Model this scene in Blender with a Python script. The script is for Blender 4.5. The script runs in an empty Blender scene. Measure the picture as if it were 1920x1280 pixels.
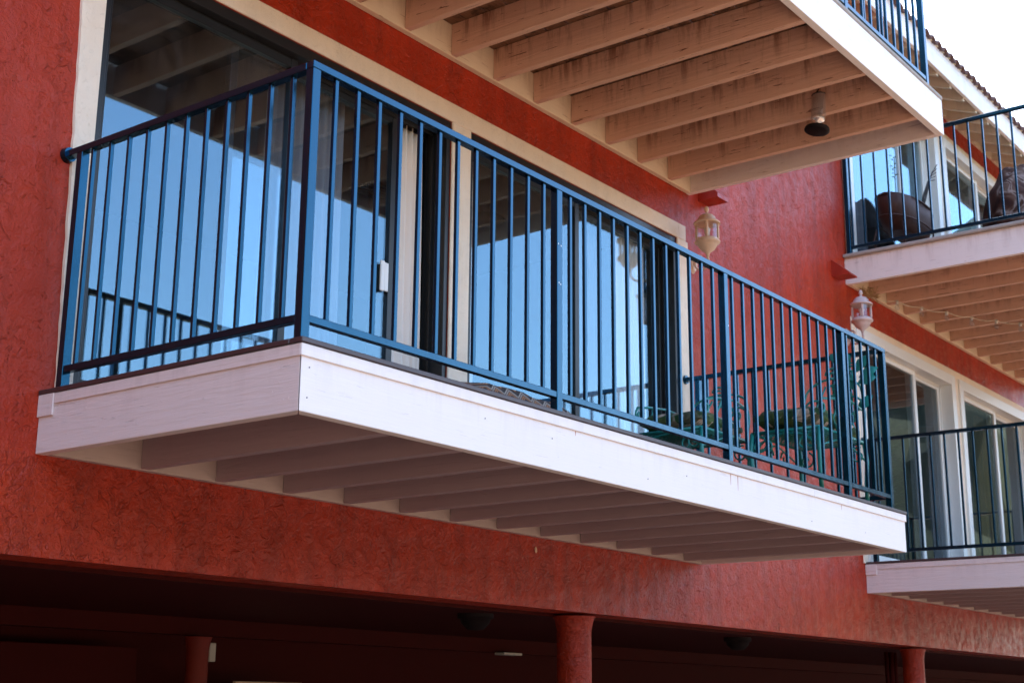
import bpy, bmesh, math, random
from mathutils import Vector, Matrix
random.seed(7)
SC = bpy.context.scene
COL = SC.collection
rad = math.radians

# ---------------------------------------------------------------- camera
cam_d = bpy.data.cameras.new('camera')
cam = bpy.data.objects.new('camera', cam_d); COL.objects.link(cam)
_r = Vector((0.602, -0.798, 0.008)); _u = Vector((-0.206, -0.146, 0.968)); _f = Vector((0.771, 0.585, 0.252))
_f.normalize(); _r = (_r - _f * _r.dot(_f)).normalized(); _u = _r.cross(_f)
M = Matrix((( _r.x, _u.x, -_f.x, -3.210), (_r.y, _u.y, -_f.y, -4.786), (_r.z, _u.z, -_f.z, -0.946), (0, 0, 0, 1)))
cam.matrix_world = M
cam_d.sensor_width = 36; cam_d.lens = 2627.85 / 1920 * 36
cam_d.clip_start = 0.05; cam_d.clip_end = 3000
cam_d.dof.use_dof = True; cam_d.dof.focus_distance = 6.4; cam_d.dof.aperture_fstop = 5.6
SC.camera = cam

# ---------------------------------------------------------------- light
SUN_AZ, SUN_EL = 40.0, 47.0          # from +Y (behind the building) towards +X
w = bpy.data.worlds.new('World'); SC.world = w; w.use_nodes = True
nt = w.node_tree; bg = nt.nodes['Background']
sky = nt.nodes.new('ShaderNodeTexSky'); sky.sky_type = 'NISHITA'; sky.sun_disc = False
sky.sun_elevation = rad(SUN_EL); sky.sun_rotation = rad(SUN_AZ)
sky.air_density = 1.0; sky.dust_density = 2.2; sky.ozone_density = 1.0
nt.links.new(sky.outputs[0], bg.inputs[0]); bg.inputs[1].default_value = 0.15
sl = bpy.data.lights.new('sun', 'SUN'); sl.energy = 4.5; sl.angle = rad(0.5); sl.color = (1, .95, .88)
so = bpy.data.objects.new('sun', sl); COL.objects.link(so)
sd = Vector((math.sin(rad(SUN_AZ)) * math.cos(rad(SUN_EL)), math.cos(rad(SUN_AZ)) * math.cos(rad(SUN_EL)), math.sin(rad(SUN_EL))))
so.rotation_euler = sd.to_track_quat('Z', 'Y').to_euler()
SC.view_settings.view_transform = 'Standard'; SC.view_settings.look = 'None'
SC.view_settings.exposure = 2.6; SC.view_settings.gamma = 1.0
SC.view_settings.use_curve_mapping = False
SC.render.engine = 'CYCLES'
SC.cycles.max_bounces = 10; SC.cycles.diffuse_bounces = 5; SC.cycles.transparent_max_bounces = 16
SC.cycles.caustics_reflective = False; SC.cycles.caustics_refractive = False
SC.cycles.use_denoising = True
SC.cycles.sample_clamp_indirect = 6

# ---------------------------------------------------------------- mesh helpers
def box(bm, x0, x1, y0, y1, z0, z1, bev=0.0):
    vs = [bm.verts.new((x, y, z)) for x in (x0, x1) for y in (y0, y1) for z in (z0, z1)]
    f = [(0, 1, 3, 2), (4, 6, 7, 5), (0, 4, 5, 1), (2, 3, 7, 6), (0, 2, 6, 4), (1, 5, 7, 3)]
    fs = [bm.faces.new([vs[i] for i in q]) for q in f]
    if bev:
        es = list({e for q in fs for e in q.edges})
        bmesh.ops.bevel(bm, geom=es, offset=bev, segments=1, affect='EDGES', profile=0.5)

def tube(bm, pts, r, seg=6, cap=True):
    pts = [Vector(p) for p in pts]; rings = []
    up = Vector((0.13, 0.21, 0.97)); n = len(pts)
    for i, p in enumerate(pts):
        t = (pts[min(i + 1, n - 1)] - pts[max(i - 1, 0)])
        if t.length < 1e-9: t = Vector((0, 0, 1))
        t.normalize()
        a = up - t * up.dot(t)
        if a.length < 1e-3: a = Vector((1, 0, 0)) - t * t.x
        a.normalize(); b = t.cross(a); up = a
        rr = r[i] if isinstance(r, (list, tuple)) else r
        rings.append([bm.verts.new(p + (a * math.cos(k / seg * 2 * math.pi) + b * math.sin(k / seg * 2 * math.pi)) * rr) for k in range(seg)])
    for i in range(n - 1):
        for k in range(seg):
            f = bm.faces.new((rings[i][k], rings[i][(k + 1) % seg], rings[i + 1][(k + 1) % seg], rings[i + 1][k])); f.smooth = True
    if cap and seg > 2:
        bm.faces.new(list(reversed(rings[0]))); bm.faces.new(rings[-1])

def lathe(bm, prof, c=(0, 0, 0), seg=24, a0=0.0, a1=2 * math.pi):
    full = abs(a1 - a0 - 2 * math.pi) < 1e-6; n = seg if full else seg + 1; rings = []
    for r, z in prof:
        rings.append([bm.verts.new((c[0] + r * math.cos(a0 + (a1 - a0) * k / seg), c[1] + r * math.sin(a0 + (a1 - a0) * k / seg), c[2] + z)) for k in range(n)])
    for i in range(len(prof) - 1):
        for k in range(seg):
            q = (rings[i][k], rings[i][(k + 1) % n], rings[i + 1][(k + 1) % n], rings[i + 1][k])
            try: f = bm.faces.new(q); f.smooth = True
            except ValueError: pass

def mesh(bm, name, m, recalc=True):
    if recalc: bmesh.ops.recalc_face_normals(bm, faces=bm.faces)
    me = bpy.data.meshes.new(name); bm.to_mesh(me); bm.free()
    if m: me.materials.append(m)
    return me

def obj(name, src, m=None, parent=None, loc=None, kind=None, label=None, recalc=True):
    me = src if isinstance(src, bpy.types.Mesh) else mesh(src, name, m, recalc)
    o = bpy.data.objects.new(name, me); COL.objects.link(o)
    if loc: o.location = loc
    if parent:
        o.parent = parent
    if kind: o['kind'] = kind
    if label: o['label'] = label
    return o

def thing(name, label, cat, loc=(0, 0, 0), group=None, rotz=0):
    o = bpy.data.objects.new(name, None); COL.objects.link(o)
    o.location = loc; o.rotation_euler = (0, 0, rotz); o['label'] = label; o['category'] = cat
    o.empty_display_size = .1
    if group: o['group'] = group
    return o

def tag(o, label, cat, group=None):
    o['label'] = label; o['category'] = cat
    if group: o['group'] = group
    return o

def bx(name, m, parent, b, bev=0.0, **k):
    """box part given in world coordinates b = x0,x1,y0,y1,z0,z1"""
    bm = bmesh.new(); box(bm, *b, bev)
    o = obj(name, bm, m, parent, **k)
    if parent is not None: o.location = Vector((0, 0, 0)) - world_loc(parent)
    return o

def world_loc(p):
    v = Vector((0, 0, 0))
    while p is not None: v += p.location; p = p.parent
    return v

# ---------------------------------------------------------------- materials
def newmat(name):
    m = bpy.data.materials.new(name); m.use_nodes = True
    t = m.node_tree; return m, t, t.nodes['Principled BSDF']
def N(t, typ, **kw):
    n = t.nodes.new(typ)
    for k, v in kw.items():
        if k in n.inputs: n.inputs[k].default_value = v
        else: setattr(n, k, v)
    return n
def coords(t, scale=(1, 1, 1), src='Object'):
    tc = N(t, 'ShaderNodeTexCoord'); mp = N(t, 'ShaderNodeMapping'); mp.inputs['Scale'].default_value = scale
    t.links.new(tc.outputs[src], mp.inputs['Vector']); return mp.outputs[0]
def ramp(t, fac, stops):
    r = N(t, 'ShaderNodeValToRGB'); e = r.color_ramp.elements
    while len(e) < len(stops): e.new(0.5)
    for i, (p, c) in enumerate(stops): e[i].position = p; e[i].color = (*c, 1) if len(c) == 3 else c
    t.links.new(fac, r.inputs[0]); return r.outputs[0]
def g(v): return (v, v, v)
def mixc(t, a, b, fac, mode='MIX'):
    m = N(t, 'ShaderNodeMix', data_type='RGBA', blend_type=mode)
    for s, v in ((0, fac), (6, a), (7, b)):
        if hasattr(v, 'is_linked') or isinstance(v, bpy.types.NodeSocket): t.links.new(v, m.inputs[s])
        else: m.inputs[s].default_value = v if s == 0 else (*v, 1)
    return m.outputs[2]
def mathn(t, op, a, b=0.0, c=None):
    m = N(t, 'ShaderNodeMath', operation=op)
    for i, v in enumerate((a, b) if c is None else (a, b, c)):
        if isinstance(v, bpy.types.NodeSocket): t.links.new(v, m.inputs[i])
        else: m.inputs[i].default_value = v
    return m.outputs[0]
def bump(t, p, h, strength=1.0, dist=0.01, prev=None):
    b = N(t, 'ShaderNodeBump'); b.inputs['Strength'].default_value = strength; b.inputs['Distance'].default_value = dist
    t.links.new(h, b.inputs['Height'])
    if prev is not None: t.links.new(prev, b.inputs['Normal'])
    if p is not None: t.links.new(b.outputs[0], p.inputs['Normal'])
    return b.outputs[0]

def stucco(name, col, col2, relief=1.0, rough=.55, spec=.5, scale=1.0, cover=.5, streak=1.0):
    m, t, p = newmat(name)
    v = coords(t, (scale, scale, scale))
    nz = N(t, 'ShaderNodeTexNoise', Scale=2.2, Detail=5.0, Roughness=.6); t.links.new(v, nz.inputs['Vector'])
    nf = N(t, 'ShaderNodeTexNoise', Scale=70.0, Detail=5.0, Roughness=.65); t.links.new(v, nf.inputs['Vector'])
    # skip-trowel terraces: plaster smears that end in a sharp curled lip, kept only in patches
    def terraces(sc, dist, levels, lo, hi, pscale):
        a = N(t, 'ShaderNodeTexNoise', Scale=sc, Detail=2.5, Roughness=.5, Distortion=dist); t.links.new(v, a.inputs['Vector'])
        f = mathn(t, 'FRACT', mathn(t, 'MULTIPLY', a.outputs['Fac'], levels))
        f = ramp(t, f, [(0, g(0)), (.035, g(.55)), (.10, g(.85)), (.4, g(1)), (.97, g(1)), (1, g(0))])
        k = N(t, 'ShaderNodeTexNoise', Scale=pscale, Detail=4.0, Roughness=.7, Distortion=.5); t.links.new(v, k.inputs['Vector'])
        kk = mathn(t, 'ADD', mathn(t, 'ADD', k.outputs['Fac'], mathn(t, 'MULTIPLY', low, .05)), mathn(t, 'MULTIPLY', mathn(t, 'SUBTRACT', nz.outputs['Fac'], .5), .35))
        return mixc(t, (1, 1, 1), f, ramp(t, kk, [(lo, g(0)), (hi, g(1))]))
    c = 1 - cover
    zz = N(t, 'ShaderNodeSeparateXYZ'); t.links.new(coords(t), zz.inputs[0])
    low = ramp(t, zz.outputs[2], [(0, g(1)), (.30, g(0))])
    st = N(t, 'ShaderNodeTexNoise', Scale=1.3, Detail=5.0, Roughness=.6); t.links.new(coords(t, (5, 5, .45)), st.inputs['Vector'])
    r1 = terraces(4.2, 1.6, 4.0, c, c + .05, 11.0); r2 = terraces(9.0, 2.2, 4.0, c + .02, c + .07, 15.0); r3 = terraces(21.0, 2.0, 4.0, c, c + .06, 9.0)
    rel = mixc(t, mixc(t, mixc(t, r1, r1, 1.0, 'MULTIPLY'), r2, 1.0, 'MULTIPLY'), r3, 1.0, 'MULTIPLY')
    wide = N(t, 'ShaderNodeTexNoise', Scale=11.0, Detail=5.0, Roughness=.6); t.links.new(v, wide.inputs['Vector'])
    base = mixc(t, col, col2, ramp(t, nz.outputs['Fac'], [(.3, g(0)), (.7, g(1))]))
    base = mixc(t, base, mixc(t, base, (.62, .60, .60), 1.0, 'MULTIPLY'), mathn(t, 'MULTIPLY', streak, ramp(t, st.outputs['Fac'], [(.42, g(0)), (.72, g(1))])))
    base = mixc(t, base, mixc(t, base, (.3, .3, .3), 1.0, 'MULTIPLY'), mathn(t, 'MULTIPLY', mathn(t, 'SUBTRACT', 1.0, rel), .26 * min(1, relief)))
    t.links.new(base, p.inputs['Base Color'])
    h = mathn(t, 'ADD', mathn(t, 'MULTIPLY', rel, .45), mathn(t, 'MULTIPLY', nf.outputs['Fac'], .30))
    w2 = N(t, 'ShaderNodeTexNoise', Scale=27.0, Detail=4.0, Roughness=.6, Distortion=.8); t.links.new(v, w2.inputs['Vector'])
    h = mathn(t, 'ADD', mathn(t, 'ADD', h, mathn(t, 'MULTIPLY', wide.outputs['Fac'], 1.1)), mathn(t, 'MULTIPLY', w2.outputs['Fac'], .55))
    bump(t, p, h, .8, .009 * relief)
    t.links.new(ramp(t, wide.outputs['Fac'], [(.35, g(rough - .14)), (.65, g(rough + .12))]), p.inputs['Roughness']); p.inputs['Specular IOR Level'].default_value = spec
    return m

RED = stucco('red_stucco', (.39, .023, .003), (.47, .034, .006), 1.9, .42, .38, 1.0, .455)
REDW = stucco('worn_red_stucco', (.38, .021, .003), (.44, .030, .006), 1.6, .42, .40, 1.4, .5)
CREAM = stucco('cream_stucco', (.88, .70, .53), (.90, .76, .61), .4, .6, .4, 1.6, .5, .22)
REDPAINT = stucco('red_paint', (.36, .022, .009), (.38, .03, .012), .2, .45, .5, 1.0, .3)

def painted_wood(name, col, col2, axis='Y', grime=.25, rough=.55, stain=(.10, .045, .025), grain=.5):
    m, t, p = newmat(name)
    sc = {'Y': (14, .9, 14), 'X': (.9, 14, 14), 'Z': (14, 14, .9)}[axis]
    v = coords(t, sc); v1 = coords(t)
    gi = N(t, 'ShaderNodeNewGeometry') 
    oi = N(t, 'ShaderNodeObjectInfo')
    rnd = N(t, 'ShaderNodeVectorMath', operation='SCALE'); rnd.inputs[3].default_value = 1.0
    cb = N(t, 'ShaderNodeCombineXYZ'); t.links.new(mathn(t, 'MULTIPLY', oi.outputs['Random'], 37.0), cb.inputs[0]); t.links.new(mathn(t, 'MULTIPLY', oi.outputs['Random'], 91.0), cb.inputs[2])
    def off(vec):
        a = N(t, 'ShaderNodeVectorMath', operation='ADD'); t.links.new(vec, a.inputs[0]); t.links.new(cb.outputs[0], a.inputs[1]); return a.outputs[0]
    n1 = N(t, 'ShaderNodeTexNoise', Scale=3.2, Detail=7.0, Roughness=.62, Distortion=.4); t.links.new(off(v), n1.inputs['Vector'])
    n2 = N(t, 'ShaderNodeTexNoise', Scale=1.5, Detail=5.0, Roughness=.6); t.links.new(off(v1), n2.inputs['Vector'])
    # fine cracks along the grain
    n3 = N(t, 'ShaderNodeTexNoise', Scale=6.5, Detail=3.0, Roughness=.5, Distortion=.9); t.links.new(off(v), n3.inputs['Vector'])
    crack = ramp(t, n3.outputs['Fac'], [(.675, g(0)), (.70, g(1))])
    # drips down from the boards
    vd = coords(t, (6, 6, .8)); n4 = N(t, 'ShaderNodeTexNoise', Scale=1.6, Detail=6.0, Roughness=.72); t.links.new(off(vd), n4.inputs['Vector'])
    drip = ramp(t, n4.outputs['Fac'], [(.49, g(0)), (.62, g(1))])
    base = mixc(t, col, col2, n2.outputs['Fac'])
    sz = N(t, 'ShaderNodeSeparateXYZ'); t.links.new(v1, sz.inputs[0])
    hi = ramp(t, mathn(t, 'ADD', mathn(t, 'MULTIPLY', sz.outputs[2], 4.0), mathn(t, 'MULTIPLY', n4.outputs['Fac'], .35)), [(.35, g(.05)), (1.0, g(1))])
    drip = mathn(t, 'MULTIPLY', drip, hi)
    base = mixc(t, base, stain, mathn(t, 'MULTIPLY', drip, grime))
    base = mixc(t, base, stain, mathn(t, 'MULTIPLY', crack, min(1, grime * 1.6)))
    t.links.new(base, p.inputs['Base Color'])
    h = mathn(t, 'ADD', n1.outputs['Fac'], mathn(t, 'MULTIPLY', crack, -.8))
    bump(t, p, h, grain, .006)
    p.inputs['Roughness'].default_value = rough; p.inputs['Specular IOR Level'].default_value = .35
    return m

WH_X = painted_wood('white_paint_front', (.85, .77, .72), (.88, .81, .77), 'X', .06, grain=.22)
WH_Y = painted_wood('white_paint_side_shaded', (.77, .64, .61), (.81, .69, .66), 'Y', .08, grain=.7)  # same white as the front, darker and pinker: side shade in the colour
JB = painted_wood('joist_paint_lower_shaded', (.36, .26, .27), (.42, .32, .33), 'Y', .08)  # white-pink paint darkened; underside shade put into the colour
JA = painted_wood('joist_paint_old_shaded', (.66, .39, .27), (.76, .51, .38), 'Y', .85, stain=(.20, .07, .035), grain=.8)  # same paint as its ledger; dimmer red bounce light put into the colour
LA = painted_wood('ledger_paint_old', (.76, .60, .42), (.80, .66, .48), 'X', .3, stain=(.3, .13, .05))
LB = painted_wood('ledger_paint_shaded', (.48, .38, .34), (.53, .43, .39), 'X', .08)  # darkened copy of the white paint, shade under the deck included
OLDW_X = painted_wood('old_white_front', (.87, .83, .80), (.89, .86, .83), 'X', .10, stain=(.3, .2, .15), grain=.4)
OLDW_Y = painted_wood('old_white_side_shaded', (.80, .70, .66), (.84, .76, .72), 'Y', .22, stain=(.25, .12, .08), grain=.6)  # same old white as the front; side shade put into the colour
PLANK = painted_wood('old_deck_board', (.20, .10, .055), (.30, .16, .09), 'X', .8, stain=(.04, .018, .01), grain=1.0)
CREAMW = painted_wood('cream_wood', (.70, .60, .46), (.76, .67, .53), 'Y', .15, stain=(.3, .18, .1))

def simple(name, col, rough=.5, metal=0., spec=.5, nscale=None, bumpd=0., var=.15, coat=0.):
    m, t, p = newmat(name)
    v = coords(t)
    n = N(t, 'ShaderNodeTexNoise', Scale=nscale or 12.0, Detail=5.0, Roughness=.6); t.links.new(v, n.inputs['Vector'])
    t.links.new(mixc(t, tuple(c * (1 - var) for c in col), tuple(min(1, c * (1 + var)) for c in col), n.outputs['Fac']), p.inputs['Base Color'])
    p.inputs['Roughness'].default_value = rough; p.inputs['Metallic'].default_value = metal; p.inputs['Specular IOR Level'].default_value = spec
    if bumpd: bump(t, p, n.outputs['Fac'], .6, bumpd)
    if coat: p.inputs['Coat Weight'].default_value = coat; p.inputs['Coat Roughness'].default_value = .12
    return m

def rail_paint(name='black_rail_sky_tint', base=(.0015, .004, .008), k=1.0):
    m, t, p = newmat(name)
    v = coords(t)
    n = N(t, 'ShaderNodeTexNoise', Scale=160.0, Detail=4.0, Roughness=.7); t.links.new(v, n.inputs['Vector'])
    n2 = N(t, 'ShaderNodeTexNoise', Scale=9.0, Detail=5.0, Roughness=.7); t.links.new(v, n2.inputs['Vector'])
    t.links.new(mixc(t, base, tuple(c * 1.8 for c in base), n2.outputs['Fac']), p.inputs['Base Color'])
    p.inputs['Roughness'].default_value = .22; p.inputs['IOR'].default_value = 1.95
    p.inputs['Specular Tint'].default_value = (.12, .60, 1, 1)  # blue sky reflection put into the specular tint of black paint
    t.links.new(ramp(t, n2.outputs['Fac'], [(.35, g(.14)), (.75, g(.30))]), p.inputs['Roughness'])
    bump(t, p, n.outputs['Fac'], .25, .0012)
    return m
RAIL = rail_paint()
CAPM = simple('brown_edge_metal', (.055, .032, .032), .42, 0, .6, 20, .0005)
CAPGREY = simple('weathered_edge_flashing', (.36, .33, .30), .8, 0, .3, 14, .004, .35)
BLACKF = simple('black_door_frame', (.014, .013, .013), .35, .3, .6, 30)
WHITEF = simple('white_vinyl_frame', (.82, .80, .77), .35, 0, .5, 8, 0, .04)
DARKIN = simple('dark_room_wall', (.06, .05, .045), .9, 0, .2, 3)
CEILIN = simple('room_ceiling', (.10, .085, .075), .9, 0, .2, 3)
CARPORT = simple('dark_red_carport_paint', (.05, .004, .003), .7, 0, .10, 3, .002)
TEAL = simple('teal_wrought_iron', (.01, .24, .22), .35, 0, .6, 40, .0006, .25)
LANT = simple('antique_cream_lantern_paint', (.72, .50, .36), .55, 0, .4, 30, .0015, .22)
LANTW = simple('chalky_pink_lantern_paint', (.55, .42, .39), .65, 0, .3, 34, .002, .35)
RUST = simple('rusty_brown_metal', (.055, .018, .012), .6, .2, .4, 18, .003, .5)
TILE = simple('brown_roof_tile', (.15, .075, .06), .8, 0, .3, 9, .004, .4)
DARKG = simple('dark_feeder_base', (.008, .003, .003), .7, 0, .2)
GALV = simple('pale_plastic', (.55, .52, .47), .5)

def glass_mat(name, r0=.2, tint=(.86, .88, .88), refl=(.78, .90, 1.0), rough=0.0, pw=5.0, dust_sheen=.028):
    m = bpy.data.materials.new(name); m.use_nodes = True; t = m.node_tree; t.nodes.clear()
    out = N(t, 'ShaderNodeOutputMaterial'); lw = N(t, 'ShaderNodeLayerWeight'); lw.inputs[0].default_value = .5
    f = mathn(t, 'ADD', mathn(t, 'MULTIPLY', mathn(t, 'POWER', lw.outputs['Facing'], pw), 1 - r0), r0)
    tr = N(t, 'ShaderNodeBsdfTransparent'); tr.inputs[0].default_value = (*tint, 1)
    gl = N(t, 'ShaderNodeBsdfGlossy'); gl.inputs['Color'].default_value = (*refl, 1); gl.inputs['Roughness'].default_value = rough
    v = coords(t); n = N(t, 'ShaderNodeTexNoise', Scale=1.1, Detail=1.0); t.links.new(v, n.inputs['Vector'])
    b = N(t, 'ShaderNodeBump'); b.inputs['Strength'].default_value = .35; b.inputs['Distance'].default_value = .0035
    t.links.new(n.outputs['Fac'], b.inputs['Height']); t.links.new(b.outputs[0], gl.inputs['Normal'])
    mx = N(t, 'ShaderNodeMixShader'); t.links.new(f, mx.inputs[0]); t.links.new(tr.outputs[0], mx.inputs[1]); t.links.new(gl.outputs[0], mx.inputs[2])
    # dust and wipe marks on panes; whitening for refracted sky on the bottle
    dn = N(t, 'ShaderNodeTexNoise', Scale=2.3, Detail=7.0, Roughness=.7, Distortion=1.2); t.links.new(v, dn.inputs['Vector'])
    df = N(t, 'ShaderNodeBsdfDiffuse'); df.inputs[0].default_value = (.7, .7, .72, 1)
    m2 = N(t, 'ShaderNodeMixShader'); t.links.new(mathn(t, 'MULTIPLY', ramp(t, dn.outputs['Fac'], [(.45, g(.05 if dust_sheen < .1 else .6)), (.8, g(1))]), dust_sheen), m2.inputs[0])
    t.links.new(mx.outputs[0], m2.inputs[1]); t.links.new(df.outputs[0], m2.inputs[2])
    t.links.new(m2.outputs[0], out.inputs[0]); return m
GLASS = glass_mat('door_glass_sky_tint', .115, (.94, .95, .95), refl=(.50, .80, 1.0))  # blue of the mirrored sky put into the reflection colour
GLASS2 = glass_mat('clear_door_glass', .06, (.6, .64, .66))
LGLASS = glass_mat('lantern_glass', .07, (.93, .93, .93))
BOTTLE = glass_mat('feeder_bottle_glass', .32, (.88, .89, .92), (1, 1, 1), .05, 1.8, .26)  # high last value whitens the jar in place of bright refracted sky

def curtain_mat(name, col, var=.06):
    m, t, p = newmat(name); v = coords(t, (60, 60, 1.5)); n = N(t, 'ShaderNodeTexNoise', Scale=1.0, Detail=3.0); t.links.new(v, n.inputs['Vector'])
    t.links.new(mixc(t, tuple(c * (1 - var) for c in col), col, n.outputs['Fac']), p.inputs['Base Color'])
    p.inputs['Roughness'].default_value = .85; p.inputs['Specular IOR Level'].default_value = .1
    return m
CURT = curtain_mat('cream_curtain_cloth', (.90, .80, .72))
CURTW = curtain_mat('white_curtain_cloth', (.92, .92, .92))
CURTG = curtain_mat('grey_curtain_cloth', (.16, .16, .18))
CURTY = curtain_mat('ochre_curtain_cloth', (.45, .25, .05))

# ---------------------------------------------------------------- ground and surroundings
def ground_mat():
    m, t, p = newmat('grey_road_surface'); v = coords(t)
    n = N(t, 'ShaderNodeTexNoise', Scale=.35, Detail=8.0, Roughness=.6); t.links.new(v, n.inputs['Vector'])
    t.links.new(ramp(t, n.outputs['Fac'], [(.3, (.045, .042, .038)), (.7, (.085, .078, .07))]), p.inputs['Base Color'])
    p.inputs['Roughness'].default_value = .9; return m
bm = bmesh.new(); s = 1500
bm.faces.new([bm.verts.new(c) for c in ((-s, -s, 0), (s, -s, 0), (s, s, 0), (-s, s, 0))])
obj('ground', bm, ground_mat(), loc=(0, 0, -2.85), kind='structure')

def asphalt():
    m, t, p = newmat('warm_concrete_paving'); v = coords(t)
    n = N(t, 'ShaderNodeTexNoise', Scale=30.0, Detail=6.0, Roughness=.7); t.links.new(v, n.inputs['Vector'])
    t.links.new(ramp(t, n.outputs['Fac'], [(.3, (.23, .145, .092)), (.7, (.29, .19, .13))]), p.inputs['Base Color'])
    p.inputs['Roughness'].default_value = .9; return m
bm = bmesh.new(); box(bm, -60, 60, -13.5, 9.9, -.02, .004)
obj('forecourt', bm, asphalt(), loc=(0, 0, -2.85), kind='structure')

def hill_mat():
    m, t, p = newmat('added_hill_surface'); v = coords(t)
    n = N(t, 'ShaderNodeTexNoise', Scale=.12, Detail=8.0, Roughness=.7); t.links.new(v, n.inputs['Vector'])
    t.links.new(ramp(t, n.outputs['Fac'], [(.35, (.015, .022, .010)), (.6, (.04, .045, .02)), (.75, (.08, .065, .04))]), p.inputs['Base Color'])
    p.inputs['Roughness'].default_value = 1; return m
# unseen slope added behind the camera to cut low sky light; doors mirror it
bm = bmesh.new(); rows = []
for a in range(0, 49):
    A_ = rad(100 + a * 4.6)            # azimuth from +Y towards +X
    hh = 10.5 + 2.0 * math.sin(a * .9) + 1.2 * math.sin(a * 2.3)
    hh += 13.0 * math.exp(-((a * 4.6 + 100 - 106) / 5.0) ** 2)
    hh += 34.0 * min(1, max(0, (a * 4.6 + 100 - 235) / 25.0))
    rows.append([bm.verts.new((r_ * math.sin(A_), r_ * math.cos(A_), z_)) for r_, z_ in ((46, -2.9), (54, hh * .5 - 2), (60, hh * .8 - 1 + .8 * math.sin(a * 5.1)), (70, hh), (95, hh + 1), (120, -3))])
for i in range(48):
    for k in range(5): bm.faces.new((rows[i][k], rows[i + 1][k], rows[i + 1][k + 1], rows[i][k + 1]))
bmesh.ops.subdivide_edges(bm, edges=bm.edges, cuts=2, use_grid_fill=True, fractal=.8, seed=4)
obj('added_hillside', bm, hill_mat(), kind='structure')

# ---------------------------------------------------------------- building
BL = thing('apartment_building', 'red stucco apartment building with cream door trim and tiled eave', 'building')
BX0, BX1 = -12.0, 30.0
def wall_panels(holes, x0, x1, z0, z1, y0, y1, brk=()):
    xs = sorted({x0, x1, *[h[0] for h in holes], *[h[1] for h in holes], *brk}); zs = sorted({z0, z1, *[h[2] for h in holes], *[h[3] for h in holes]})
    bm = bmesh.new()
    xs = [x for x in xs if x0 <= x <= x1]
    inh = lambda x, z: any(h[0] < x < h[1] and h[2] < z < h[3] for h in holes)
    V = {}
    def vert(x, y, z):
        k = (round(x, 5), round(y, 5), round(z, 5))
        if k not in V: V[k] = bm.verts.new((x, y, z))
        return V[k]
    for i in range(len(xs) - 1):
        for j in range(len(zs) - 1):
            if inh((xs[i] + xs[i + 1]) / 2, (zs[j] + zs[j + 1]) / 2): continue
            a, b, c, d = xs[i], xs[i + 1], zs[j], zs[j + 1]
            bm.faces.new((vert(a, y0, c), vert(b, y0, c), vert(b, y0, d), vert(a, y0, d)))
            bm.faces.new((vert(a, y1, d), vert(b, y1, d), vert(b, y1, c), vert(a, y1, c)))
    for h in holes:
        a, b, c, d = h
        for q in (((a, c), (a, d)), ((b, d), (b, c)), ((a, d), (b, d)), ((b, c), (a, c))):
            (xa, za), (xb, zb) = q
            bm.faces.new((vert(xa, y0, za), vert(xb, y0, zb), vert(xb, y1, zb), vert(xa, y1, za)))
    # outer rim bottom
    bm.faces.new((vert(x0, y0, z0), vert(x0, y1, z0), vert(x1, y1, z0), vert(x1, y0, z0)))
    return bm
DK_B, DK_D = .240, .240
holes = [(.135, 2.507, DK_B, 2.285), (2.678, 5.014, DK_B, 2.285),
         (8.07, 10.45, DK_D, 2.311), (10.58, 12.96, DK_D, 2.311),
         (8.07, 10.45, 2.90, 4.955), (10.58, 12.96, 2.90, 4.955)]
zB = -.398
obj('stucco_wall', wall_panels(holes, BX0, BX1, zB, 5.50, 0, .2), RED, BL)
# lower beam that carries the wall, with moulding under it
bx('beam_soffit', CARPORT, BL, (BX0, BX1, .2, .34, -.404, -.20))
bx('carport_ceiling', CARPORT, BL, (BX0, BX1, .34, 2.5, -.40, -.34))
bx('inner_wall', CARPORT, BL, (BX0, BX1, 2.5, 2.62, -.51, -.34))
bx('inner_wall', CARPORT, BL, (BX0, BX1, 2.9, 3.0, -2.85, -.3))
bx('mould_strip', CARPORT, BL, (BX0, BX1, .205, .235, -.418, -.395))
def column(x, y, r, zt, m=REDW):
    bm = bmesh.new(); lathe(bm, [(r * 1.25, -.015), (r * 1.12, -.04), (r, -.10), (r, -2.45)], (x, y, zt), 28)
    return obj('column', bm, m, BL)
column(3.93, .14, .105, zB); column(9.31, .14, .095, zB); column(2.955, 2.42, .072, -.51, simple('shaded_post_paint', (.17, .014, .006), .6, 0, .3, 6, .002, .3)); column(14.9, .14, .1, zB)  # inner post is a darker red copy: carport shade put into its colour
column(-1.6, .14, .1, zB)
for k, xx in enumerate((9.86, 9.97, 10.07)):
    bm = bmesh.new(); tube(bm, [(xx, .62, -2.85), (xx, .62, -.41)], .02 + .008 * (k == 1), 10); obj('drain_pipe', bm, CARPORT, BL)
bx('light_switch', GALV, BL, (3.10, 3.155, 2.47, 2.5, -.675, -.555), .004)
bx('wall_sign', LANT, BL, (3.34, 3.96, 2.47, 2.499, -1.15, -.795), .003)
bx('door_panel', CARPORT, BL, (1.2, 2.62, 2.60, 2.64, -2.85, -.60), .004)
bx('vent_cover', GALV, BL, (6.19, 6.44, 2.40, 2.50, -.53, -.511), .003)
bm = bmesh.new(); lathe(bm, [(.001, -.10), (.05, -.095), (.085, -.06), (.095, -.03), (.11, -.03), (.11, 0)], (3.57, .62, -.40), 20)
obj('ceiling_lamp', bm, DARKG, BL)
bm = bmesh.new(); lathe(bm, [(.001, -.10), (.05, -.095), (.085, -.06), (.095, -.03), (.11, -.03), (.11, 0)], (6.9, .62, -.40), 20)
obj('ceiling_lamp', bm, DARKG, BL)

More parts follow.
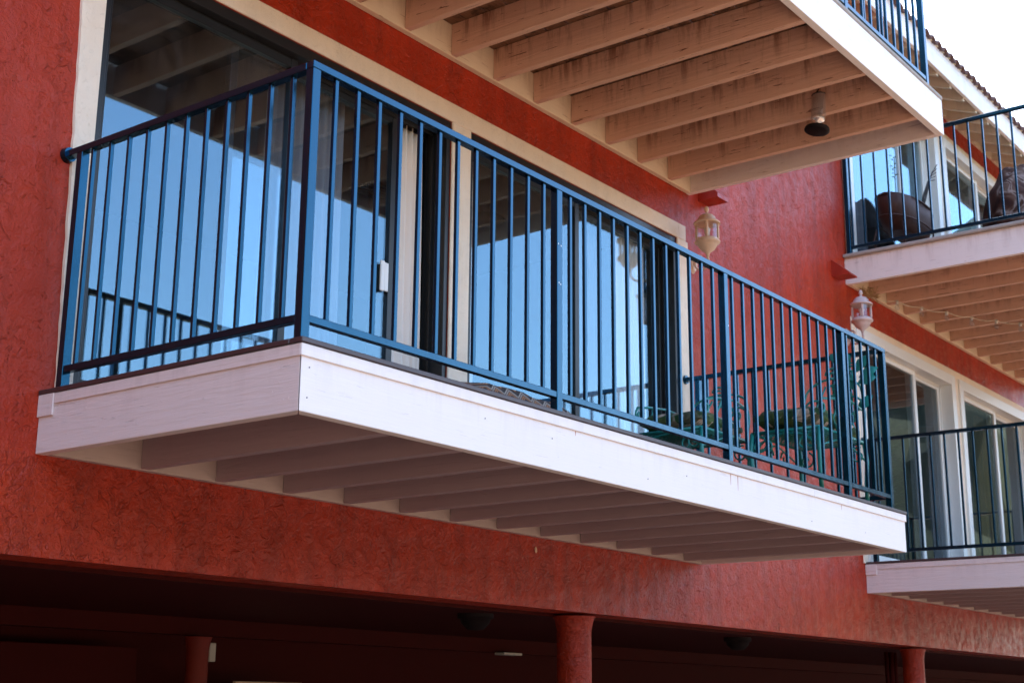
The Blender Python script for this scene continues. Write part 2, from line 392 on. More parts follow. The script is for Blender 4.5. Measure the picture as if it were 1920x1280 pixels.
# door trims (cream)
def trim(b, m=CREAM, name='door_trim'): return bx(name, m, BL, b, .004)
TY = -.012
def leaning_trim(x0t, x0b, x1, z0, z1):
    bm = bmesh.new(); n = 40; L = []
    for i in range(n + 1):
        f = i / n; z = z0 + (z1 - z0) * f; xe = x0b + (x0t - x0b) * f + random.uniform(-.003, .003)
        L.append([bm.verts.new(c) for c in ((xe, .001, z), (xe + .003, TY, z), (x1, TY, z), (x1, .001, z))])
    for i in range(n):
        for k in range(3): bm.faces.new((L[i][k], L[i][k + 1], L[i + 1][k + 1], L[i + 1][k]))
    bm.faces.new(L[0]); bm.faces.new(L[-1])
    return obj('door_trim', bm, CREAM, BL)
leaning_trim(.005, .062, .135, DK_B, 2.285)
trim((.005, 5.135, TY, .001, 2.286, 2.400))
trim((2.507, 2.678, TY, .001, DK_B, 2.285))
trim((5.014, 5.16, TY, .001, DK_B, 2.2845))
for zo in (0, 2.66):
    trim((7.985, 13.05, TY, .001, 2.312 + zo, 2.385 + zo)); trim((7.985, 8.069, TY, .001, DK_D + zo, 2.3115 + zo))
    trim((10.451, 10.579, TY, .001, DK_D + zo, 2.3115 + zo)); trim((12.961, 13.05, TY, .001, DK_D + zo, 2.3115 + zo))

# wedge shaped corbels
for x0, x1 in ((5.345, 5.503), (7.645, 7.803)):
    bm = bmesh.new()
    pr = [(0.0, 2.66), (-.163, 2.66), (-.163, 2.692 if x0 < 6 else 2.668), (-.10, 2.76), (0.0, 2.815)] if x0 < 6 else [(0.0, 2.66), (-.165, 2.66), (-.165, 2.672), (0.0, 2.815)]
    a = [bm.verts.new((x0, y, z)) for y, z in pr]; b = [bm.verts.new((x1, y, z)) for y, z in pr]
    bm.faces.new(a); bm.faces.new(list(reversed(b)))
    for i in range(len(pr)): bm.faces.new((a[i], a[(i + 1) % len(pr)], b[(i + 1) % len(pr)], b[i]))
    obj('corbel', bm, REDPAINT, BL)
# paint chip on the band
bm = bmesh.new(); bmesh.ops.create_icosphere(bm, subdivisions=1, radius=.014, matrix=Matrix.Translation((3.335, -.006, -.072)) @ Matrix.Diagonal((.8, .4, 1.5, 1)))
obj('mud_nest', bm, LANT, BL)

# rooms behind the doors
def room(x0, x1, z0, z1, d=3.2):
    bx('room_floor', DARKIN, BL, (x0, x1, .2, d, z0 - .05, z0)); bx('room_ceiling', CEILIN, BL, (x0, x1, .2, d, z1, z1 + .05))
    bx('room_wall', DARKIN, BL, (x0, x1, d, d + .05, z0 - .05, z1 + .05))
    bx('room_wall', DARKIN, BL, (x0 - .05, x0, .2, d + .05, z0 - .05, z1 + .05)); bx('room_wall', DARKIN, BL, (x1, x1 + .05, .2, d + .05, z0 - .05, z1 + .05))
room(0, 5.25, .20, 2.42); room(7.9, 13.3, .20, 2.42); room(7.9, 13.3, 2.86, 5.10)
bm = bmesh.new()
for k in range(7): box(bm, 3.18, 3.46, 1.22 + k * .035, 1.245 + k * .035, 2.405, 2.42)
obj('air_vent', bm, BLACKF, BL)
bm = bmesh.new(); lathe(bm, [(.001, -.07), (.1, -.06), (.15, -.02), (.15, 0)], (4.2, 1.1, 2.42), 20); obj('room_lamp', bm, DARKIN, BL)

# sliding doors
def sash(parent, m, gm, x0, x1, y0, y1, z0, z1, st=.045, tr=.05, br=.08, handle=None):
    o = world_loc(parent)
    bm = bmesh.new()
    box(bm, x0, x0 + st, y0, y1, z0, z1, .002); box(bm, x1 - st, x1, y0, y1, z0, z1, .002)
    box(bm, x0 + st, x1 - st, y0 + .003, y1 - .003, z1 - tr, z1, .002); box(bm, x0 + st, x1 - st, y0 + .003, y1 - .003, z0, z0 + br, .002)
    obj('sash', bm, m, parent)
    bm = bmesh.new(); ym = (y0 + y1) / 2
    box(bm, x0 + st - .004, x1 - st + .004, ym - .003, ym + .003, z0 + br - .004, z1 - tr + .004)
    obj('pane', bm, gm, parent)
def door(x0, x1, z0, z1, m, gm, proud=.0, fr=.035, head=.06, yb=.05, mid=None, slide=None, stile=.045, slider_front=False):
    bm = bmesh.new(); y0 = -proud if proud else .002; y1 = .185
    box(bm, x0 + .001, x0 + fr, y0, y1, z0, z1 - .001, .002); box(bm, x1 - fr, x1 - .001, y0, y1, z0, z1 - .001, .002)
    box(bm, x0 + fr, x1 - fr, y0, y1, z1 - head, z1 - .001, .002); box(bm, x0 + fr, x1 - fr, y0, y1, z0 - .012, z0 + .03, .002)
    # track fins on head and jambs
    for yy in (yb + .042, yb + .095):
        box(bm, x0 + fr, x1 - fr, yy, yy + .006, z1 - head - .02, z1 - head); box(bm, x1 - fr - .016, x1 - fr, yy, yy + .006, z0 + .03, z1 - head)
        box(bm, x0 + fr, x0 + fr + .016, yy, yy + .006, z0 + .03, z1 - head)
    d = obj('sliding_door', bm, m, BL)
    mid = mid or (x0 + x1) / 2
    sash(d, m, gm, x0 + fr, mid + .022, yb, yb + .04, z0 + .03, z1 - head, stile)
    s0, s1 = slide or (mid - .022, x1 - fr)
    sash(d, m, gm, s0, s1, yb + .05, yb + .09, z0 + .03, z1 - head, stile)
    return d
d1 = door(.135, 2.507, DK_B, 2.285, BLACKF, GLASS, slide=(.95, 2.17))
bm = bmesh.new(); box(bm, 2.055, 2.085, .088, .102, 1.19, 1.36, .004); box(bm, 2.087, 2.12, .092, .102, 1.195, 1.355, .004)
obj('handle', bm, WHITEF, d1)
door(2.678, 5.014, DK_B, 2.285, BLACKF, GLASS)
for zo in (0, 2.66):
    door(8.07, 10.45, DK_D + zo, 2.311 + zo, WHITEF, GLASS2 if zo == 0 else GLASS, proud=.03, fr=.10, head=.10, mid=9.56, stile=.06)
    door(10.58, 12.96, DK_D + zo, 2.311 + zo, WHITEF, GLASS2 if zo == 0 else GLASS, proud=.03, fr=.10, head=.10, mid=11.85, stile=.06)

# roof: rafters, blocking, fascia, tiles
SL = .398; YE = -.50
def zr(y): return 5.24 + SL * y          # rafter underside
roof = obj('roof', (lambda b: (b.faces.new([b.verts.new(c) for c in ((BX0, YE, zr(YE) + .16), (BX1, YE, zr(YE) + .16), (BX1, 5, zr(5) + .16), (BX0, 5, zr(5) + .16))]),
      b.faces.new([b.verts.new(c) for c in ((BX0, 5, zr(5) + .16), (BX1, 5, zr(5) + .16), (BX1, 10.5, zr(-.5) + .16), (BX0, 10.5, zr(-.5) + .16))]),
      b.faces.new([b.verts.new(c) for c in ((BX0, YE, zr(YE) + .20), (BX1, YE, zr(YE) + .20), (BX1, 5, zr(5) + .20), (BX0, 5, zr(5) + .20))]), b)[-1])(bmesh.new()), CREAMW, BL, recalc=False)
bm = bmesh.new()
v = [bm.verts.new((x, y, zr(y) + dz)) for x in (0, .045) for y in (YE + .04, .1) for dz in (0, .158)]
for q in ((0, 1, 3, 2), (4, 6, 7, 5), (0, 4, 5, 1), (2, 3, 7, 6), (0, 2, 6, 4), (1, 5, 7, 3)): bm.faces.new([v[i] for i in q])
rme = mesh(bm, 'rafter', CREAMW)
bm = bmesh.new(); box(bm, .046, .364, -.03, -.004, zr(0) - .008, zr(0) + .15); bme = mesh(bm, 'blocking', CREAMW)
for k in range(-8, 14):
    x = 9.32 + .365 * k
    obj('rafter', rme, None, roof, loc=(x, 0, 0)); obj('blocking', bme, None, roof, loc=(x, 0, 0))
bx('fascia_board', OLDW_X, roof, (BX0, BX1, YE, YE + .038, 5.085, 5.325), .004)
bx('drip_edge', CREAMW, roof, (BX0, BX1, YE - .012, YE + .02, 5.326, 5.345), .002)
def tile_mesh():
    bm = bmesh.new(); n = 7; L = .36; R = .068
    rows = []
    for y, z, rr in ((0, 0, R), (L, SL * L, R * .82)):
        for t_ in (1.0, .76):
            rows.append([bm.verts.new((rr * t_ * math.cos(math.pi * k / n), y, z + rr * t_ * 0.95 * math.sin(math.pi * k / n))) for k in range(n + 1)])
    for a, b in ((0, 2), (1, 3), (0, 1), (2, 3)):
        for k in range(n):
            f = bm.faces.new((rows[a][k], rows[a][k + 1], rows[b][k + 1], rows[b][k])); f.smooth = a + b in (2, 4)
    return mesh(bm, 'roof_tile', TILE)
tm = tile_mesh()
for r in range(2):
    for k in range(46):
        x = 6.2 + .16 * k
        o = obj('roof_tile', tm, None, roof, loc=(x, YE - .045 + r * .3 + random.uniform(-.004, .004), zr(YE) + .255 + r * .3 * SL + .02 * r + random.uniform(-.004, .004)))
        o.rotation_euler = (random.uniform(-.02, .02), 0, random.uniform(-.02, .02))
bm = bmesh.new()
for yy, zz in ((YE + .5, .22),):
    bm.faces.new([bm.verts.new(c) for c in ((BX0, YE + .02, zr(YE) + .25), (BX1, YE + .02, zr(YE) + .25), (BX1, 5, zr(5) + .25), (BX0, 5, zr(5) + .25))])
obj('tile_bed', bm, TILE, roof, recalc=False)
bx('back_wall', REDPAINT, BL, (BX0, BX1, 10.0, 10.2, -2.85, 5.2)); bx('end_wall', REDPAINT, BL, (BX0 - .01, BX0 + .2, .2, 10.0, -.4, 5.2))
bx('end_wall', REDPAINT, BL, (BX1 - .2, BX1 + .01, .2, 10.0, -2.85, 5.2)); bx('floor_slab', CARPORT, BL, (BX0, BX1, 2.62, 10.0, -.3, -.1))

# ---------------------------------------------------------------- balconies
def balcony(label, x0, x1, d, z0, h, joists, jm, lm, fx, fy, style, group='timber balconies on the facade'):
    T = thing('balcony', label, 'balcony', (x0, 0, z0), group)
    o = Vector((x0, 0, z0))
    def b(name, m, c, bev=.003, **k):
        bm = bmesh.new(); box(bm, *c, bev); return obj(name, bm, m, T, **k)
    W = x1 - x0
    b('ledger', lm, (.046, W - .046, -.042, -.002, .0, h - .043))
    def board(name, m, poly, **k):
        bm = bmesh.new(); lo = [bm.verts.new((x, y, 0)) for x, y in poly]; hi_ = [bm.verts.new((x, y, h)) for x, y in poly]
        bm.faces.new(lo); bm.faces.new(hi_)
        for q in range(4): bm.faces.new((lo[q], lo[(q + 1) % 4], hi_[(q + 1) % 4], hi_[q]))
        bmesh.ops.bevel(bm, geom=list(bm.edges), offset=.002, segments=1, affect='EDGES', profile=.5)
        return obj(name, bm, m, T, **k)
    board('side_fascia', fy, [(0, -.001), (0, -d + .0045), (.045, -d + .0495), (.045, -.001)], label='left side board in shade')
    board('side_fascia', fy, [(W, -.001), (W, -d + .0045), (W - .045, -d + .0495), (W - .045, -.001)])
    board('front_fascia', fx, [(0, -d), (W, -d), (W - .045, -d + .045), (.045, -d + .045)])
    bm = bmesh.new(); box(bm, 0, .045, -d + .046, -.043, .004, h - .045, .003); jme = mesh(bm, 'joist', jm)
    for j in joists:
        oj = obj('joist', jme, None, T, loc=(j - x0 + random.uniform(-.004, .004), 0, random.uniform(-.002, .002)))
        oj.rotation_euler = (0, rad(random.uniform(-.5, .5)), rad(random.uniform(-.12, .12)))
    if style == 'new':
        b('soffit_panel', jm, (.046, W - .046, -d + .046, -.001, h - .044, h - .03), 0)
        b('deck_slab', CAPM, (.046, W - .046, -d + .046, -.001, h - .029, h + .003), 0)
        tz = h - .043
        # drip trim strips, proud of the fascia
        b('trim_strip', WH_X, (-.007, 3.93, -d - .008, -d - .0005, tz, h), .002)
        b('trim_strip', WH_X, (3.933, W + .007, -d - .008, -d - .0005, tz, h), .002)
        b('trim_strip', WH_Y, (-.007, -.0005, -d - .0005, -.10, tz, h), .002)
        b('trim_strip', WH_Y, (W + .0005, W + .007, -d - .0005, -.001, tz, h), .002)
        b('patch_plate', WH_Y, (-.010, -.0005, -.0998, -.001, tz - .045, h + .001), .002)
        c0, c1 = h + .0015, h + .021
        b('edge_cap', CAPM, (-.012, W + .012, -d - .014, -d + .05, c0, c1), .003)
        b('edge_cap', CAPM, (-.012, .05, -d + .051, -.001, c0, c1), .003)
        b('edge_cap', CAPM, (W - .05, W + .012, -d + .051, -.001, c0, c1), .003)
    else:
        c0, c1 = h + .001, h + .032
        b('edge_cap', CAPGREY, (-.035, W + .004, -d - .006, -d + .06, c0, c1), .006)
        b('edge_cap', CAPGREY, (-.035, .05, -d + .061, -.001, c0, c1), .006)
        b('edge_cap', CAPGREY, (W - .05, W + .004, -d + .061, -.001, c0, c1), .006)
        n = int((d - .09) / .146)
        for k in range(n + 1):
            y1 = -.002 - k * .146; y0 = max(y1 - .140, -d + .062)
            if y1 - y0 < .02: continue
            b('deck_board', PLANK, (.051, W - .051, y0, y1, h - .042, h - .008), .003)
    return T
jB = [.482 + .4058 * k for k in range(12)]
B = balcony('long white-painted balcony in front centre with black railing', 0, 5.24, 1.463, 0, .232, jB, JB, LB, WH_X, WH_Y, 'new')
jA = [.43 + .4015 * k for k in range(12)]
A = balcony('upper balcony overhead with exposed peach joists and weathered edge', 0.0, 5.215, 1.899, 2.661, .242, jA, JA, LA, OLDW_X, OLDW_Y, 'old')
jC = [8.345 + .4015 * k for k in range(12)]
balcony('upper balcony at the right with string lights under its joists', 7.93, 13.15, 1.899, 2.657, .237, jC, JA, LA, OLDW_X, OLDW_Y, 'old')
jD = [8.45 + .4058 * k for k in range(11)]
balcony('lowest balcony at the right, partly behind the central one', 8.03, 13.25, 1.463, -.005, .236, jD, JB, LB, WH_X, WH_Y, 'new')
# spare ends of joists are inside; nail heads and holes on the front balcony
bm = bmesh.new()
for y, z in [(-.06, .155), (-.09, .16), (-.10, .105), (-.05, .045), (-.075, .043), (-.13, .08), (-.7, .12), (-.95, .1), (-1.30, .15), (-.62, .05)]:
    yy = -1.463 - y if y > -.2 else y
    lathe(bm, [(.001, 0), (.0045, .0004), (.0055, 0)], (0, 0, 0), 8)
bm.free()
bm = bmesh.new()
for y, z in [(-1.40, .16), (-1.37, .158), (-1.36, .11), (-1.41, .05), (-1.385, .048), (-1.33, .08), (-.75, .12), (-.98, .1), (-.30, .15), (-.62, .05), (-.2, .06)]:
    m4 = Matrix.Translation((-.0008, y, z)) @ Matrix.Rotation(math.pi / 2, 4, 'Y'); bmesh.ops.create_cone(bm, segments=8, radius1=.005, radius2=.004, depth=.0016, cap_ends=True, matrix=m4)
obj('nail_head', bm, WH_Y, B, loc=(0, 0, 0), kind='stuff')
bm = bmesh.new()
for x, z in [(.04, .155), (.035, .05), (1.45, .13), (2.55, .12), (2.2, .06), (3.9, .05), (4.62, .06), (1.0, .14)]:
    m4 = Matrix.Translation((x, -1.4636, z)) @ Matrix.Rotation(math.pi / 2, 4, 'X'); bmesh.ops.create_cone(bm, segments=8, radius1=.0026, radius2=.0026, depth=.0012, cap_ends=True, matrix=m4)
obj('nail_head', bm, RUST, B, kind='stuff')

bm = bmesh.new()
for x, z0_, l_ in ((2.985, .188, .055), (3.06, .188, .075), (1.62, .188, .02), (4.3, .188, .03)):
    a = [bm.verts.new((x + dx, -1.46355, z)) for dx, z in ((-.004, z0_), (.004, z0_), (.0015, z0_ - l_), (-.0015, z0_ - l_))]; bm.faces.new(a)
obj('rust_run', bm, simple('pale_rust_stain', (.55, .30, .22), .8), B, recalc=False)

# ---------------------------------------------------------------- railings
PW = .038
def railing(label, X0, X1, YF, zd, zt, zb0, posts, bars, sidebars, wallpost, right=True):
    T = thing('balcony_railing', label, 'railing', (X0, 0, zd), 'metal railings on the balconies')
    H = zt - zd
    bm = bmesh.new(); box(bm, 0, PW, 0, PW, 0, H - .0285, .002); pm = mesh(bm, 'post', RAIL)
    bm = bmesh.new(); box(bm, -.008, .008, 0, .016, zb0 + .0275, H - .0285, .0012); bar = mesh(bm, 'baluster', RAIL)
    for x in posts: obj('post', pm, None, T, loc=(x - X0, YF, 0))
    for x in bars:
        o_ = obj('baluster', bar, None, T, loc=(x - X0 + random.uniform(-.0012, .0012), YF + .008, 0)); o_.rotation_euler = (0, rad(random.uniform(-.12, .12)), 0)
    xs = [X0 + PW / 2] + ([X1 - PW / 2] if right else [])
    for xc in xs:
        lx = xc - X0
        obj('post', pm, None, T, loc=(lx - PW / 2, wallpost - PW, 0))
        for y in sidebars: obj('baluster', bar, None, T, loc=(lx, y - .008, 0))
        bm = bmesh.new(); box(bm, lx - PW / 2, lx + PW / 2, YF + PW + .0005, -.02, H - .028, H, .002); obj('top_rail', bm, RAIL, T)
        bm = bmesh.new(); box(bm, lx - .015, lx + .015, YF + PW + .0005, wallpost - PW, zb0, zb0 + .027, .002); obj('bottom_rail', bm, RAIL, T)
        bm = bmesh.new(); m4 = Matrix.Translation((lx, -.014, H - .012)) @ Matrix.Rotation(math.pi / 2, 4, 'X')
        bmesh.ops.create_cone(bm, segments=20, radius1=.034, radius2=.030, depth=.026, cap_ends=True, matrix=m4); obj('wall_flange', bm, RAIL, T)
    bm = bmesh.new(); box(bm, 0, X1 - X0, YF, YF + PW, H - .028, H, .002); obj('top_rail', bm, RAIL, T)
    allp = sorted(posts)
    for a, b_ in zip(allp[:-1], allp[1:]):
        bm = bmesh.new(); box(bm, a - X0 + PW + .0005, b_ - X0 - .0005, YF + .003, YF + .031, zb0, zb0 + .027, .002); obj('bottom_rail', bm, RAIL, T)
    return T
barsB = [.128 + .1165 * k for k in range(12)] + [1.609 + .1163 * k for k in range(12)] + [3.095 + .115 * k for k in range(12)] + [4.525 + .108 * k for k in range(5)]
RB = railing('black railing with many balusters on the central balcony', -.002, 5.094, -1.460, .2535, 1.271, .059,
        [-.002, 1.493, 2.989, 4.435, 5.056], barsB, [-.185 - .1155 * k for k in range(11)], -.095)
for x, z in ((1.5, .74), (1.52, .735), (1.505, .565), (1.517, .56), (3.02, .71)):
    bm = bmesh.new(); bmesh.ops.create_icosphere(bm, subdivisions=1, radius=.0035, matrix=Matrix.Translation((x + .002, -1.4602, z)) @ Matrix.Diagonal((1, .25, 1.2, 1)))
    obj('paint_chip', bm, WHITEF, RB, loc=(0, 0, 0))
barsA = []
pa = [0, 1.24, 2.48, 3.72, 4.969]
for a, b_ in zip(pa[:-1], pa[1:]):
    n = 9; barsA += [a + PW + (b_ - a - PW) * (k + 1) / (n + 1) for k in range(n)]
railing('railing above the peach joists of the overhead balcony', 0, 5.007, -1.899, 2.935, 3.94, .02, pa, barsA, [-.2 - .118 * k for k in range(14)], -.02)
barsC = [7.96 + .118 * k for k in range(1, 43)]
railing('railing around the upper balcony at the right with planter behind it', 7.958, 13.1, -1.885, 2.93, 3.945, .055,
        [7.958, 9.24, 10.52, 11.8, 13.062], barsC, [-.075, -.187] + [-.308 - .1215 * k for k in range(13)], -.018)
railing('railing around the lowest balcony at the right', 8.060, 13.2, -1.46, .253, 1.30, .070,
        [8.060, 9.34, 10.62, 11.9, 13.162], [8.06 + .118 * k for k in range(1, 43)], [-.134 - .119 * k for k in range(11)], -.06)

# ---------------------------------------------------------------- curtains
def curtain(x0, x1, y, z0, z1, m, label, folds=5, amp=.03, name='curtain'):
    bm = bmesh.new(); n = folds * 8; rows = []
    ph = random.uniform(0, 6)
    for j in range(9):
        f = j / 8; z = z0 + (z1 - z0) * f; row = []
        for i in range(n + 1):
            u = i / n; a = amp * (1 - .35 * f)
            row.append(bm.verts.new((x0 + (x1 - x0) * u + .012 * math.sin(3 * u + 2 * f), y + a * math.sin(folds * 2 * math.pi * u + ph + .5 * math.sin(3 * f)) + .3 * a * math.sin(folds * 4.3 * math.pi * u), z)))
        rows.append(row)
    for j in range(8):
        for i in range(n):
            f = bm.faces.new((rows[j][i], rows[j][i + 1], rows[j + 1][i + 1], rows[j + 1][i])); f.smooth = True
    o = obj(name, bm, m, recalc=False); tag(o, label, 'curtain')
    md = o.modifiers.new('thick', 'SOLIDIFY'); md.thickness = .003
    return o
curtain(2.21, 2.45, .165, .22, 2.26, CURT, 'cream curtain bunched in the open gap of the left sliding door', 4)
curtain(2.80, 3.02, .24, .22, 2.26, CURT, 'thin curtain edge behind the left jamb of the second sliding door', 2)
curtain(4.46, 4.83, .172, .22, 2.24, CURTW, 'white curtain behind the glass at the second door right end', 5)
CURTB = curtain_mat('added_reflection_sheer', (.30, .34, .42), .3)  # sheers added to stand in for pale bands mirrored in the glass
curtain(1.32, 1.90, .24, .22, 2.24, CURTB, 'added sheer imitating pale reflections behind the fixed glass of the left sliding door', 9, .02)
curtain(3.95, 4.40, .25, .22, 2.24, CURTB, 'added sheer imitating pale reflections beside the white curtain of the second door', 7, .02)
curtain(8.25, 8.60, .30, .26, 2.2, CURTG, 'grey curtain behind the lower right door, nearest the lantern', 4)
curtain(9.1, 9.40, .30, .26, 2.2, CURTG, 'narrow grey curtain in the middle of the lower right door', 4)
curtain(10.9, 11.7, .30, .26, 2.2, CURTG, 'wide grey curtain in the farthest lower right door', 7)
curtain(11.95, 12.8, .30, .26, 2.2, CURTY, 'ochre curtain in the farthest lower right door', 6)
curtain(8.3, 9.2, .30, 2.95, 4.85, CURTG, 'grey curtain behind the planter on the upper right balcony', 7)
curtain(11.9, 12.8, .30, 2.95, 4.85, CURTG, 'dark grey curtain in the top right far door', 7)

# ---------------------------------------------------------------- lanterns
def lantern(x, y, zbot, s, m, label, wx):
    T = thing('wall_lantern', label, 'lantern', (x, y, zbot), 'wall lanterns on the facade')
    bm = bmesh.new(); lathe(bm, [(.001, 0), (.012, .004), (.010, .012), (.014, .018), (.018, .03), (.05, .055), (.066, .085), (.074, .10), (.088, .108), (.090, .118), (.078, .135), (.074, .142), (.001, .142)], seg=28); obj('lantern_base', bm, m, T)
    bm = bmesh.new(); lathe(bm, [(.071, .142), (.071, .268)], seg=28); o = obj('glass', bm, LGLASS, T)
    for k in range(4):
        a = rad(28 + 90 * k); bm = bmesh.new(); c = (.074 * math.cos(a), .074 * math.sin(a))
        box(bm, c[0] - .008, c[0] + .008, c[1] - .008, c[1] + .008, .14, .27, .003); obj('upright', bm, m, T)
    bm = bmesh.new(); lathe(bm, [(.001, .266), (.084, .264), (.092, .262), (.092, .276), (.080, .288), (.066, .293), (.060, .318), (.044, .338), (.020, .350), (.010, .356), (.009, .364), (.016, .376), (.018, .390), (.012, .408), (.001, .416)], seg=28); obj('roof_cap', bm, m, T)
    bm = bmesh.new(); lathe(bm, [(.001, .15), (.016, .155), (.018, .2), (.024, .225), (.001, .25)], seg=12); obj('bulb', bm, WHITEF, T)
    # scroll arm to the wall plate
    wy = -y; pts = []
    for k in range(17):
        f = k / 16; a = math.pi * (1 + f)
        pts.append((wx * f, (wy - .03) * (1 - math.cos(math.pi * f)) / 2, -.0 - .085 * math.sin(math.pi * f) ** .7 + .06 * f * f))
    for k in range(9):
        a = k / 8 * 1.6 * math.pi; r = .028 * (1 - k / 12)
        pts.append((wx, wy - .03 - .028 + r * math.cos(a), .06 + r * math.sin(a)))
    bm = bmesh.new(); tube(bm, pts, .009, 8); obj('scroll_arm', bm, m, T)
    bm = bmesh.new(); m4 = Matrix.Translation((wx, wy - .012, .03)) @ Matrix.Rotation(math.pi / 2, 4, 'X') @ Matrix.Diagonal((1, 1.9, 1, 1))
    bmesh.ops.create_cone(bm, segments=24, radius1=.05, radius2=.036, depth=.022, cap_ends=True, matrix=m4); obj('wall_plate', bm, m, T)
    T.scale = (s * 1.13, s * 1.13, s); return T
lantern(5.098, -.205, 2.128, .90, LANT, 'cream wall lantern beside the end of the cream door trim', .14)
lantern(7.76, -.205, 2.15, .92, LANTW, 'chalky pink-grey lantern near the second red corbel', .14)

# ---------------------------------------------------------------- hummingbird feeder
F = thing('bird_feeder', 'clear glass hummingbird feeder hanging from a joist', 'bird feeder', (4.42, -1.375, 2.55))
F.rotation_euler = (rad(3), rad(10), 0); F.scale = (1.27,) * 3
bm = bmesh.new(); lathe(bm, [(.001, -.008), (.045, -.006), (.062, .002), (.060, .010), (.02, .016), (.016, .022), (.001, .022)], seg=28); obj('feeding_tray', bm, DARKG, F)
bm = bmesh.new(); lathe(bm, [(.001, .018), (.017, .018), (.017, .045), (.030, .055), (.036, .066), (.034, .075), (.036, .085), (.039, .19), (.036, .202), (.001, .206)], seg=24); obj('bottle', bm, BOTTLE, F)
bm = bmesh.new(); tube(bm, [(.04 * math.cos(a / 12 * 2 * math.pi), .04 * math.sin(a / 12 * 2 * math.pi), .196) for a in range(13)], .0022, 5); tube(bm, [(-.04, 0, .196), (-.02, 0, .225), (-.004, 0, .235), (0, 0, .25)], .002, 5); obj('wire_loop', bm, DARKG, F)
tube_ = bmesh.new(); tube(tube_, [(0, 0, .24), (.006, 0, .262), (0, .004, .28), (-.008, 0, .31)], .0022, 5); obj('hook', tube_, RUST, F)

# ---------------------------------------------------------------- garden chairs
def spiral(c, r, turns, ax=(1, 0, 0), ay=(0, 0, 1), start=0.0, n=18, sgn=1):
    c = Vector(c); ax = Vector(ax); ay = Vector(ay); out = []
    for k in range(n + 1):
        f = k / n; a = start + sgn * turns * 2 * math.pi * f; rr = r * (1 - .8 * f)
        out.append(c + ax * (rr * math.cos(a)) + ay * (rr * math.sin(a)))
    return out
def leaf(bm, c, d, up, L, W, th=.004):
    c, d, up = Vector(c), Vector(d).normalized(), Vector(up).normalized(); sd_ = d.cross(up)
    pts = [(0, 0), (.25, .7), (.5, 1), (.75, .7), (1, 0)]
    cl = [bm.verts.new(c + d * (L * a) + up * (L * .12 * math.sin(a * 3))) for a, _ in pts]
    l = [bm.verts.new(c + d * (L * a) + sd_ * W * b + up * .01) for a, b in pts[1:-1]]; r = [bm.verts.new(c + d * (L * a) - sd_ * W * b + up * .01) for a, b in pts[1:-1]]
    for s_ in (l, r):
        bm.faces.new((cl[0], s_[0], cl[1])); bm.faces.new((cl[1], s_[0], s_[1], cl[2])); bm.faces.new((cl[2], s_[1], s_[2], cl[3])); bm.faces.new((cl[3], s_[2], cl[4]))
